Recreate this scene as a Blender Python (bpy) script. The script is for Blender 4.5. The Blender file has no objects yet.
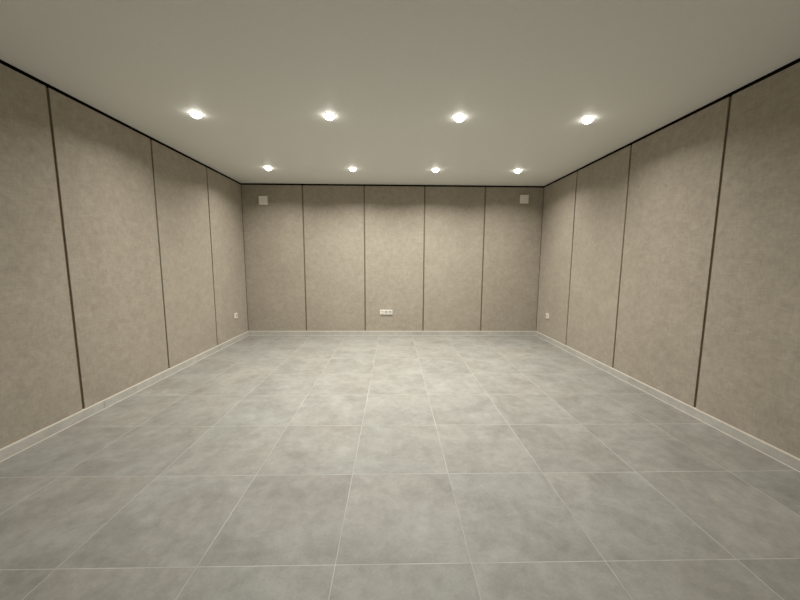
import bpy, bmesh, math
from mathutils import Vector, Matrix
C = bpy.context.scene.collection
PI = math.pi

# ---------------------------------------------------------------- dimensions (metres)
XL, XR, YB, YF, H = -2.5935, 2.6065, 5.783, -1.22, 2.6385   # faces of the wall panels, rear wall, ceiling
CAMH = 1.3223
T_PANEL = 0.012          # panel thickness in front of the dark backing
GAP = 0.022              # open joint between panels
TOPGAP = 0.028           # shadow gap under the ceiling
BBH = 0.080              # tile baseboard height
BBP = 0.008              # how far the baseboard stands in front of the panels
TX, TY, OX, OY = 0.600, 0.6129, -2.0516, 1.2894             # floor tile grid

# ---------------------------------------------------------------- helpers
def new_mesh(name, bm, mat, parent=None, loc=(0, 0, 0), rot=(0, 0, 0), smooth=False):
    me = bpy.data.meshes.new(name)
    bmesh.ops.recalc_face_normals(bm, faces=bm.faces)
    bm.to_mesh(me); bm.free()
    for m in (mat if isinstance(mat, (list, tuple)) else [mat]):
        me.materials.append(m)
    if smooth:
        for p in me.polygons: p.use_smooth = True
    o = bpy.data.objects.new(name, me)
    o.location = loc; o.rotation_euler = rot
    C.objects.link(o)
    if parent: o.parent = parent
    return o

def add_box(bm, lo, hi, bevel=0.0, mi=0, seg=2):
    t = bmesh.new()
    bmesh.ops.create_cube(t, size=1)
    for v in t.verts:
        v.co = Vector([(lo[k] + hi[k]) / 2 + v.co[k] * (hi[k] - lo[k]) for k in range(3)])
    if bevel:
        bmesh.ops.bevel(t, geom=list(t.edges), offset=bevel, segments=seg, profile=0.5, affect='EDGES')
    for f in t.faces: f.material_index = mi
    me = bpy.data.meshes.new('tmp'); t.to_mesh(me); t.free()
    bm.from_mesh(me); bpy.data.meshes.remove(me)

def add_lathe(bm, prof, n=48, axis='Z', org=(0, 0, 0), close=False):
    rings = []
    for r, z in prof:
        if r < 1e-6:
            rings.append([bm.verts.new((0, 0, z))])
        else:
            rings.append([bm.verts.new((r * math.cos(2 * PI * k / n), r * math.sin(2 * PI * k / n), z)) for k in range(n)])
    vs = [v for r in rings for v in r]
    pairs = list(zip(rings, rings[1:])) + ([(rings[-1], rings[0])] if close else [])
    for a, b in pairs:
        for k in range(n):
            j = (k + 1) % n
            q = [a[k % len(a)], a[j % len(a)], b[j % len(b)], b[k % len(b)]]
            u = []
            for v in q:
                if v not in u: u.append(v)
            if len(u) > 2: bm.faces.new(u)
    M = Matrix()
    if axis == 'Y': M = Matrix.Rotation(PI / 2, 4, 'X')       # lathe +Z points to -Y (out of the rear wall)
    for v in vs: v.co = (M @ v.co) + Vector(org)

def box_obj(name, lo, hi, mat, bevel=0, parent=None, org=None):
    bm = bmesh.new(); add_box(bm, lo, hi, bevel)
    o = new_mesh(name, bm, mat, parent)
    return o

def struct(o):
    o['kind'] = 'structure'; return o

def tag(o, label, cat, group=None):
    o['label'] = label; o['category'] = cat
    if group: o['group'] = group
    return o

def empty(name, loc, rz=0):
    o = bpy.data.objects.new(name, None); o.empty_display_size = .05
    o.location = loc; o.rotation_euler = (0, 0, rz); C.objects.link(o)
    return o

def copy_tree(o, parent=None):
    c = o.copy(); C.objects.link(c)
    if parent: c.parent = parent
    for ch in list(o.children): copy_tree(ch, c)
    return c

# ---------------------------------------------------------------- node helpers
class NT:
    def __init__(s, name):
        s.m = bpy.data.materials.new(name); s.m.use_nodes = True
        s.t = s.m.node_tree; s.n = s.t.nodes; s.l = s.t.links
        s.b = s.n['Principled BSDF']
    def node(s, t, **kw):
        x = s.n.new(t)
        for k, v in kw.items(): setattr(x, k, v)
        return x
    def put(s, sock, v):
        if isinstance(v, bpy.types.NodeSocket): s.l.new(v, sock)
        elif v is not None: sock.default_value = v
    def math(s, op, a, b=None, c=None, clamp=False):
        x = s.node('ShaderNodeMath', operation=op, use_clamp=clamp)
        s.put(x.inputs[0], a); s.put(x.inputs[1], b)
        if c is not None: s.put(x.inputs[2], c)
        return x.outputs[0]
    def vmath(s, op, a, b):
        x = s.node('ShaderNodeVectorMath', operation=op)
        s.put(x.inputs[0], a); s.put(x.inputs[1], b); return x.outputs[0]
    def noise(s, vec, scale, detail=4, rough=.5, dist=0.0):
        x = s.node('ShaderNodeTexNoise'); s.put(x.inputs['Vector'], vec)
        x.inputs['Scale'].default_value = scale; x.inputs['Detail'].default_value = detail
        x.inputs['Roughness'].default_value = rough; x.inputs['Distortion'].default_value = dist
        return x.outputs['Fac']
    def remap(s, v, a, b, c=0.0, d=1.0):
        x = s.node('ShaderNodeMapRange'); s.put(x.inputs[0], v)
        for k, q in zip((1, 2, 3, 4), (a, b, c, d)): x.inputs[k].default_value = q
        return x.outputs[0]
    def mix(s, f, a, b, mode='MIX'):
        x = s.node('ShaderNodeMix', data_type='RGBA', blend_type=mode)
        s.put(x.inputs[0], f); s.put(x.inputs[6], a); s.put(x.inputs[7], b)
        return x.outputs[2]
    def xyz(s, x=None, y=None, z=None):
        c = s.node('ShaderNodeCombineXYZ')
        s.put(c.inputs[0], x); s.put(c.inputs[1], y); s.put(c.inputs[2], z); return c.outputs[0]
    def pos(s):
        g = s.node('ShaderNodeNewGeometry'); return g.outputs['Position']
    def sep(s, v):
        x = s.node('ShaderNodeSeparateXYZ'); s.l.new(v, x.inputs[0]); return x.outputs
    def bump(s, h, strength, dist):
        x = s.node('ShaderNodeBump'); x.inputs['Strength'].default_value = strength
        x.inputs['Distance'].default_value = dist; s.put(x.inputs['Height'], h)
        s.l.new(x.outputs[0], s.b.inputs['Normal'])
    def std(s, col=None, rough=.5, spec=.5, metal=0):
        if col is not None: s.put(s.b.inputs['Base Color'], col if isinstance(col, bpy.types.NodeSocket) else (*col, 1))
        s.put(s.b.inputs['Roughness'], rough)
        s.b.inputs['Specular IOR Level'].default_value = spec
        s.b.inputs['Metallic'].default_value = metal
        return s.m

# ---------------------------------------------------------------- materials
def mat_ceiling():
    k = NT('satin_white_ceiling')
    n = k.noise(k.pos(), 60, 3)
    col = k.mix(k.remap(n, .3, .7), (.83, .835, .795, 1), (.855, .86, .82, 1))
    return k.std(col, .55, .3)

def mat_fabric(name):
    k = NT(name)
    p = k.pos()
    x, y, z = k.sep(p)[0:3]
    u = k.math('ADD', x, y)                                   # runs along any of the walls
    oi = k.node('ShaderNodeObjectInfo').outputs['Random']
    off = k.math('MULTIPLY', oi, 40.0)
    uo = k.math('ADD', u, off)
    flat = k.xyz(uo, z, off)
    warp = k.xyz(k.math('MULTIPLY', uo, 2.2), k.math('MULTIPLY', z, .55), off)     # vertical slubs
    weft = k.xyz(k.math('MULTIPLY', uo, .55), k.math('MULTIPLY', z, 2.4), off)     # horizontal slubs
    cloud = k.noise(flat, 2.4, 5, .6, .4)
    blot = k.noise(flat, 13, 5, .65, .6)
    a = k.noise(warp, 34, 4, .6)
    b = k.noise(weft, 34, 4, .6)
    fine = k.noise(flat, 260, 2, .6)
    base = k.mix(k.remap(cloud, .32, .68), FAB_A, FAB_B)
    v = k.math('ADD', k.math('MULTIPLY', k.math('SUBTRACT', blot, .5), .46),
               k.math('ADD', k.math('MULTIPLY', k.math('SUBTRACT', a, .5), .34),
                      k.math('ADD', k.math('MULTIPLY', k.math('SUBTRACT', b, .5), .34),
                             k.math('MULTIPLY', k.math('SUBTRACT', fine, .5), .35))))
    v = k.math('ADD', v, 1.0)
    col = k.vmath('MULTIPLY', base, k.xyz(v, v, v))
    # weave relief: warp and weft threads about 2.5 mm apart
    wu = k.math('SINE', k.math('MULTIPLY', uo, 2 * PI / .0025))
    wz = k.math('SINE', k.math('MULTIPLY', z, 2 * PI / .0025))
    hgt = k.math('ADD', k.math('MULTIPLY', wu, wz), k.math('MULTIPLY', fine, 2.0))
    k.bump(hgt, .25, .0006)
    m = k.std(col, .85, .15)
    k.b.inputs['Sheen Weight'].default_value = .08
    return m
FAB_A = (.350, .309, .247, 1)
FAB_B = (.380, .338, .272, 1)

def tile_cloud(k, vec):
    c1 = k.noise(vec, 3.4, 6, .66, .25)
    c2 = k.noise(vec, 14.0, 6, .7, .2)
    c3 = k.noise(vec, 85.0, 3, .6)
    v = k.math('ADD', k.math('MULTIPLY', k.math('SUBTRACT', c1, .5), 1.0),
               k.math('ADD', k.math('MULTIPLY', k.math('SUBTRACT', c2, .5), .62),
                      k.math('MULTIPLY', k.math('SUBTRACT', c3, .5), .30)))
    return v, c3
TILE = (.291, .286, .260, 1)
GROUT = (.52, .51, .46, 1)

def mat_floor():
    k = NT('grey_concrete_look_floor_tile')
    p = k.pos(); x, y, z = k.sep(p)[0:3]
    fx = k.math('DIVIDE', k.math('SUBTRACT', x, OX), TX)
    fy = k.math('DIVIDE', k.math('SUBTRACT', y, OY), TY)
    ix = k.math('FLOOR', fx); iy = k.math('FLOOR', fy)
    rx = k.math('SUBTRACT', fx, ix); ry = k.math('SUBTRACT', fy, iy)
    dx = k.math('MULTIPLY', k.math('MINIMUM', rx, k.math('SUBTRACT', 1.0, rx)), TX)
    dy = k.math('MULTIPLY', k.math('MINIMUM', ry, k.math('SUBTRACT', 1.0, ry)), TY)
    d = k.math('MINIMUM', dx, dy)
    wn = k.node('ShaderNodeTexWhiteNoise', noise_dimensions='2D')
    k.l.new(k.xyz(ix, iy), wn.inputs['Vector'])
    rnd = wn.outputs['Color']; rv = wn.outputs['Value']
    # every tile shows its own piece of the cloudy print
    vec = k.vmath('ADD', k.xyz(x, y, 0.0), k.vmath('MULTIPLY', rnd, (30.0, 30.0, 30.0)))
    v, c3 = tile_cloud(k, vec)
    v = k.math('ADD', v, k.math('MULTIPLY', k.math('SUBTRACT', rv, .5), .07))
    v = k.math('ADD', v, 1.0)
    # a few tiny dark pits
    vo = k.node('ShaderNodeTexVoronoi'); k.l.new(vec, vo.inputs['Vector']); vo.inputs['Scale'].default_value = 24
    pit = k.remap(vo.outputs['Distance'], .03, .07, .72, 1.0)
    sel = k.math('GREATER_THAN', k.noise(vec, 5.0, 2), .60)
    pit = k.math('ADD', k.math('MULTIPLY', pit, sel), k.math('SUBTRACT', 1.0, sel))
    v = k.math('MULTIPLY', v, pit)
    hue = k.mix(k.remap(k.noise(vec, 1.7, 3), .35, .65), (1.02, 1.0, .97, 1), (.99, 1.0, .99, 1))
    tile = k.vmath('MULTIPLY', k.vmath('MULTIPLY', TILE[:3], k.xyz(v, v, v)), hue)
    gv = k.remap(k.noise(k.xyz(x, y, 0.0), 2.2, 4, .6), .35, .65, .68, 1.08)
    grout = k.vmath('MULTIPLY', GROUT[:3], k.xyz(gv, gv, gv))
    g = k.remap(d, .0014, .0022, 1.0, 0.0)
    col = k.mix(g, tile, grout)
    rough = k.math('ADD', k.math('MULTIPLY', c3, .12), .44)
    k.bump(k.math('ADD', k.remap(d, .0012, .0035), k.math('MULTIPLY', c3, .08)), .35, .001)
    return k.std(col, rough, .4)

def mat_bb():
    k = NT('grey_tile_baseboard')
    v, c3 = tile_cloud(k, k.vmath('ADD', k.pos(), (7.0, 3.0, 1.0)))
    v = k.math('ADD', k.math('MULTIPLY', v, .7), 1.0)
    return k.std(k.vmath('MULTIPLY', (.46, .442, .40), k.xyz(v, v, v)), .48, .4)

def mat_plain(name, col, rough=.5, spec=.5, metal=0, var=.04, scale=40):
    k = NT(name)
    n = k.remap(k.noise(k.pos(), scale, 3), .3, .7, 1 - var, 1 + var)
    return k.std(k.vmath('MULTIPLY', col, k.xyz(n, n, n)), rough, spec, metal)

M_CEIL = mat_ceiling()
M_FAB = mat_fabric('beige_linen_fabric')
M_FLOOR = mat_floor()
M_BB = mat_bb()
M_GROUT = mat_plain('pale_grout', (.74, .70, .62), .7, .2)
M_BACK = mat_plain('dark_brown_backing', (.18, .138, .078), .55, .3)
M_GAP = mat_plain('black_brown_profile', (.004, .0028, .0014), .9, .03)
M_WHITE = mat_plain('white_plastic', (.88, .85, .79), .35, .4, 0, .015)
M_INS = mat_plain('cream_shaded_insert', (.56, .53, .46), .4, .4, 0, .015)  # cream tint, greyed further to stand for shade in the socket wells
M_DARK = mat_plain('dark_socket_hole', (.02, .02, .02), .6, .2)
M_STEEL = mat_plain('socket_contact_metal', (.5, .48, .44), .35, .5, .9)
M_RING = mat_plain('white_downlight_ring', (.82, .80, .76), .35, .4, 0, .01)

def mat_lens():
    k = NT('frosted_lamp_lens')
    k.std((.9, .88, .84), .4, .3)
    k.b.inputs['Emission Color'].default_value = (1, .955, .87, 1)
    k.b.inputs['Emission Strength'].default_value = LENS_E
    return k.m
LENS_E = 15.0
M_LENS = mat_lens()

# ---------------------------------------------------------------- the setting
E_ = 0.16
struct(box_obj('floor', (XL - E_, YF - E_, -.12), (XR + E_, YB + E_, 0), M_FLOOR))
struct(box_obj('ceiling', (XL - E_, YF - E_, H), (XR + E_, YB + E_, H + .12), M_CEIL))
PBOT, PTOP = BBH + .001, H - TOPGAP

NEAR = 1.61                                    # in front of this the side walls are flush fabric
def side_wall(name, sgn, xface):
    bm = bmesh.new()
    xb = xface + sgn * T_PANEL
    xo = xface + sgn * E_
    add_box(bm, (min(xb, xo), YF - E_, 0), (max(xb, xo), YB + E_, H), 0, 0)
    a, b = sorted((xface, xb))
    add_box(bm, (a, YF, PBOT), (b, NEAR - GAP / 2, PTOP), 0, 1)
    return struct(new_mesh(name, bm, [M_BACK, M_FAB]))
side_wall('wall_left', -1, XL)
side_wall('wall_right', 1, XR)
struct(box_obj('wall_back', (XL - T_PANEL, YB + T_PANEL, 0), (XR + T_PANEL, YB + E_, H), M_BACK))
struct(box_obj('wall_front', (XL - T_PANEL, YF - E_, 0), (XR + T_PANEL, YF, H), M_FAB))

# black shadow-gap profile that runs round the room under the ceiling
def top_trim(name, lo, hi): struct(box_obj(name, lo, hi, M_GAP))
zt = H - TOPGAP
REC = .005                                      # profile sits this far behind the panel faces
top_trim('trim_1', (XL - T_PANEL, YF, zt), (XL - REC, YB + T_PANEL, H))
top_trim('trim_2', (XR + REC, YF, zt), (XR + T_PANEL, YB + T_PANEL, H))
top_trim('trim_3', (XL - REC, YB + REC, zt), (XR + REC, YB + T_PANEL, H))

# tile baseboards with their open joints; a pale grout bead on top and along the floor
def baseboard(name, axis, face, out, a, b, joints, inset=0.0):
    """face: panel plane, out: direction into the room (+1/-1) along the other axis"""
    bm = bmesh.new()
    back = face - out * T_PANEL
    front = face + out * BBP
    def bx(s0, s1, p0, p1, z0, z1, mi, bev=0):
        p0, p1 = sorted((p0, p1))
        if axis == 'Y': add_box(bm, (p0, s0, z0), (p1, s1, z1), bev, mi)
        else: add_box(bm, (s0, p0, z0), (s1, p1, z1), bev, mi)
    cuts = [a] + list(joints) + [b]
    for i in range(len(cuts) - 1):
        s0 = cuts[i] + (.0015 if i else 0); s1 = cuts[i + 1] - (.0015 if i < len(cuts) - 2 else 0)
        bx(s0, s1, back, front, .004, BBH - .008, 0)
    bx(a, b, back, front - out * .0015, 0, .0045, 1)
    bx(a, b, back, front - out * .0020, .0045, BBH - .0085, 2)
    bx(a, b, back, front + out * .001, BBH - .008, BBH, 1)
    bx(a, b, front - out * .002, front + out * .004, 0, .003, 1, .0008)      # grout bead along the floor
    return struct(new_mesh(name, bm, [M_BB, M_GROUT, M_BACK]))
baseboard('baseboard_left', 'Y', XL, 1, YF, YB - BBP, [.60, 1.72, 2.843, 5.086])
baseboard('baseboard_right', 'Y', XR, -1, YF, YB - BBP, [.20, 1.32, 3.563])
baseboard('baseboard_back', 'X', YB, -1, XL - T_PANEL, XR + T_PANEL, [-1.782, 1.58])

# ---------------------------------------------------------------- fabric wall panels
def panel(lo, hi, label, group):
    bm = bmesh.new()
    c = [(lo[k] + hi[k]) / 2 for k in range(3)]; c[2] = lo[2]
    add_box(bm, [lo[k] - c[k] for k in range(3)], [hi[k] - c[k] for k in range(3)], .0025)
    o = new_mesh('wall_panel', bm, M_FAB, loc=c)
    tag(o, label, 'wall panel', group)
    return o
g2 = GAP / 2
bx_ = [XL, -1.5581, -.5035, .5395, 1.5888, XR]
bl = ['beige fabric wall panel at left end of back wall, white square box near its top',
      'plain beige fabric panel on back wall, second from its left corner',
      'beige fabric panel in middle of back wall, with the three-gang socket low down',
      'plain beige fabric panel on back wall, second from its right corner',
      'beige fabric wall panel at right end of back wall, white square box near its top']
for i in range(5):
    a = bx_[i] + (g2 if i else .004); b = bx_[i + 1] - (g2 if i < 4 else .004)
    panel((a, YB, PBOT), (b, YB + T_PANEL, PTOP), bl[i], 'fabric panels on the back wall')
ll = ['beige fabric panel nearest the viewer on left wall, cut off by left picture edge',
      'beige fabric panel on left wall, second from the viewer',
      'beige fabric panel on left wall, third from the viewer, next to the socket panel',
      'beige fabric panel at far end of left wall, with small white socket low down']
ys = [NEAR, 2.6601, 3.7094, 4.7547, YB]
for i in range(4):
    panel((XL - T_PANEL, ys[i] + g2, PBOT), (XL, ys[i + 1] - (g2 if i < 3 else .004), PTOP), ll[i], 'fabric panels on the left wall')
rl = [s.replace('left wall', 'right wall').replace('left picture', 'right picture') for s in ll]
ys = [NEAR, 2.6363, 3.6953, 4.7557, YB]
for i in range(4):
    panel((XR, ys[i] + g2, PBOT), (XR + T_PANEL, ys[i + 1] - (g2 if i < 3 else .004), PTOP), rl[i], 'fabric panels on the right wall')

# ---------------------------------------------------------------- recessed downlights
def make_downlight():
    root = empty('ceiling_downlight', (0, 0, H))
    bm = bmesh.new()                                            # trim ring, stands 6 mm below the ceiling
    add_lathe(bm, [(.0475, -.0004), (.0555, -.0004), (.0558, -.0012), (.0545, -.0024), (.052, -.0030), (.049, -.0029), (.0475, -.0022)], 48, close=True)
    new_mesh('trim_ring', bm, M_RING, root, smooth=True)
    bm = bmesh.new()                                            # frosted dome, deepened so its shape stands in for lamp bloom
    pr = [(.0475, -.0008)]
    for k in range(1, 9):
        t = k / 8 * PI / 2
        pr.append((.0475 * math.cos(t) if k < 8 else 0, -.0008 - .038 * math.sin(t)))
    add_lathe(bm, pr, 48)
    new_mesh('lens', bm, M_LENS, root, smooth=True)
    ld = bpy.data.lights.new('downlight_lamp', 'AREA')
    ld.shape = 'DISK'; ld.size = .06; ld.energy = LAMP_W; ld.color = LAMP_COL
    ld.spread = math.radians(LAMP_SPREAD)
    lo = bpy.data.objects.new('downlight_lamp', ld); lo.location = (0, 0, -.041); C.objects.link(lo); lo.parent = root
    return root
LAMP_W, LAMP_COL, LAMP_SPREAD = 24.0, (1.0, .975, .925), 149
side = ['at the left end of', 'left of centre in', 'right of centre in', 'at the right end of']
LX = [-1.778, -.583, .603, 1.790]
ROWS = [(4.845, 'the row by the back wall'), (3.143, 'the second row'), (1.430, 'the row above the viewer')]
proto = None
for y, rn in ROWS:
    for x, sd in zip(LX, side):
        if proto is None: o = proto = make_downlight()
        else: o = copy_tree(proto)
        o.location = (x, y, H)
        lamp = [c for c in o.children if c.type == 'LIGHT'][0]
        lamp.data = lamp.data.copy()                            # the centre pair burns brighter, the row over the viewer is dimmed
        lamp.data.energy = LAMP_W * (1.0 if abs(x) < 1 else .62 if y > 4 else .46) * (1.0 if y > 2 else .14)
        tag(o, 'round glowing ceiling downlight ' + sd + ' ' + rn, 'downlight', 'ceiling downlights')

# ---------------------------------------------------------------- sockets (built on the rear wall plane, room side is -Y)
def rounded_plate(bm, w, h, d, y1=0.0, bevel=.0025, cx=0.0, cz=0.0):
    add_box(bm, (cx - w / 2, y1 - d, cz - h / 2), (cx + w / 2, y1, cz + h / 2), bevel)

def socket_insert(root, cx):
    bm = bmesh.new()                                            # square insert with a round well
    n = 40; w = .0275
    sq = []
    for k in range(n):
        a = 2 * PI * k / n; c, s = math.cos(a), math.sin(a); q = w / max(abs(c), abs(s)); sq.append((q * c, q * s))
    yf, yw, yr = -.0185, -.0035, -.0095
    def ring(pts, y): return [bm.verts.new((cx + px, y, pz)) for px, pz in pts]
    circ = lambda r: [(r * math.cos(2 * PI * k / n), r * math.sin(2 * PI * k / n)) for k in range(n)]
    R = [ring(sq, yr), ring(sq, yf + .001), ring([(a * .97, b * .97) for a, b in sq], yf), ring(circ(.0205), yf), ring(circ(.0195), yw)]
    for A, B in zip(R, R[1:]):
        for k in range(n):
            bm.faces.new((A[k], A[(k + 1) % n], B[(k + 1) % n], B[k]))
    bm.faces.new(R[-1]); bm.faces.new(R[0])
    ins = new_mesh('socket_insert', bm, M_INS, root)
    for s in (-1, 1):
        bm = bmesh.new(); add_lathe(bm, [(0, .0043), (.0034, .0043), (.0034, .0035), (0, .0035)], 16, 'Y', (cx + s * .0095, 0, 0))
        new_mesh('pin_hole', bm, M_DARK, ins)
        bm = bmesh.new(); add_box(bm, (cx - .003, -.0065, s * .0185 - .0015), (cx + .003, -.0036, s * .0185 + .0015), .0004)
        new_mesh('earth_clip', bm, M_STEEL, ins)
    bm = bmesh.new(); add_lathe(bm, [(0, .0042), (.0022, .0042), (.0022, .0035), (0, .0035)], 16, 'Y', (cx, 0, 0))
    new_mesh('fixing_screw', bm, M_STEEL, ins)

def frame(root, gangs):
    w = .081 + .071 * (gangs - 1); h = .081
    bm = bmesh.new()
    o = .0285; y0, y1 = -.017, 0
    xs = [(-(gangs - 1) / 2 + k) * .071 for k in range(gangs)]
    add_box(bm, (-w / 2, y0, o), (w / 2, y1, h / 2), .002)
    add_box(bm, (-w / 2, y0, -h / 2), (w / 2, y1, -o), .002)
    edges = [-w / 2] + [e for x in xs for e in (x - o, x + o)] + [w / 2]
    for k in range(0, len(edges), 2):
        add_box(bm, (edges[k], y0, -o - .003), (edges[k + 1], y1, o + .003), .002)
    new_mesh('frame', bm, M_WHITE, root)
    bm = bmesh.new(); add_box(bm, (-w / 2 + .004, -.003, -h / 2 + .004), (w / 2 - .004, 0, h / 2 - .004))
    new_mesh('mounting_plate', bm, M_WHITE, root)
    return xs

t = empty('power_outlet', (-.127, YB, .424))
tag(t, 'white horizontal three-gang wall socket low on the middle back panel', 'power outlet')
xs = frame(t, 3)
bm = bmesh.new(); add_box(bm, (xs[0] - .0275, -.0185, -.0275), (xs[0] + .0275, -.003, .0275), .0012)
bl_ = new_mesh('data_insert', bm, M_INS, t)
bm = bmesh.new(); add_box(bm, (xs[0] - .018, -.0200, -.010), (xs[0] + .018, -.018, .006), .0006)
new_mesh('port_cover', bm, M_WHITE, bl_)
for x in xs[1:]: socket_insert(t, x)

t = empty('power_outlet', (XL, 5.338, .430), PI / 2)            # room side becomes +X
tag(t, 'single white wall socket low on the far panel of left wall', 'power outlet')
frame(t, 1); socket_insert(t, 0)
t2 = copy_tree(t); t2.location = (XR, 5.366, .427); t2.rotation_euler = (0, 0, -PI / 2)
tag(t2, 'single white wall socket low on the far panel of right wall', 'power outlet')

# ---------------------------------------------------------------- two square boxes high on the back wall
def wall_box(x, z, label):
    t = empty('wall_box', (x, YB, z))
    tag(t, label, 'wall box', 'square boxes high on the back wall')
    bm = bmesh.new(); rounded_plate(bm, .136, .136, .022, 0, .003)
    new_mesh('body', bm, M_WHITE, t)
    bm = bmesh.new(); rounded_plate(bm, .146, .146, .012, -.022, .004)
    new_mesh('cover', bm, M_WHITE, t)
    return t
wall_box(-2.222, 2.352, 'white square box high on back wall, in the left corner')
wall_box(2.264, 2.408, 'white square box high on back wall, in the right corner')

# ---------------------------------------------------------------- camera
f, pitch, yaw, roll = 325.721, .1168, .0208, .0048
fw = Vector((math.sin(yaw) * math.cos(pitch), math.cos(yaw) * math.cos(pitch), -math.sin(pitch)))
r0 = Vector((math.cos(yaw), -math.sin(yaw), 0)); u0 = r0.cross(fw)
R_ = r0 * math.cos(roll) + u0 * math.sin(roll); U_ = -r0 * math.sin(roll) + u0 * math.cos(roll)
cd = bpy.data.cameras.new('camera'); cam = bpy.data.objects.new('camera', cd); C.objects.link(cam)
M = Matrix((R_, U_, -fw)).transposed().to_4x4(); M.translation = (0, 0, CAMH)
cam.matrix_world = M
cd.sensor_fit = 'HORIZONTAL'; cd.sensor_width = 36; cd.lens = f / 800 * 36; cd.clip_start = .02
bpy.context.scene.camera = cam

# ---------------------------------------------------------------- world and view
w = bpy.data.worlds.new('world'); bpy.context.scene.world = w; w.use_nodes = True
w.node_tree.nodes['Background'].inputs[0].default_value = (0, 0, 0, 1)
vs = bpy.context.scene.view_settings
vs.view_transform = 'Standard'; vs.look = 'None'; vs.gamma = 1; vs.use_curve_mapping = False
vs.exposure = EXPO if 'EXPO' in globals() else 0.0
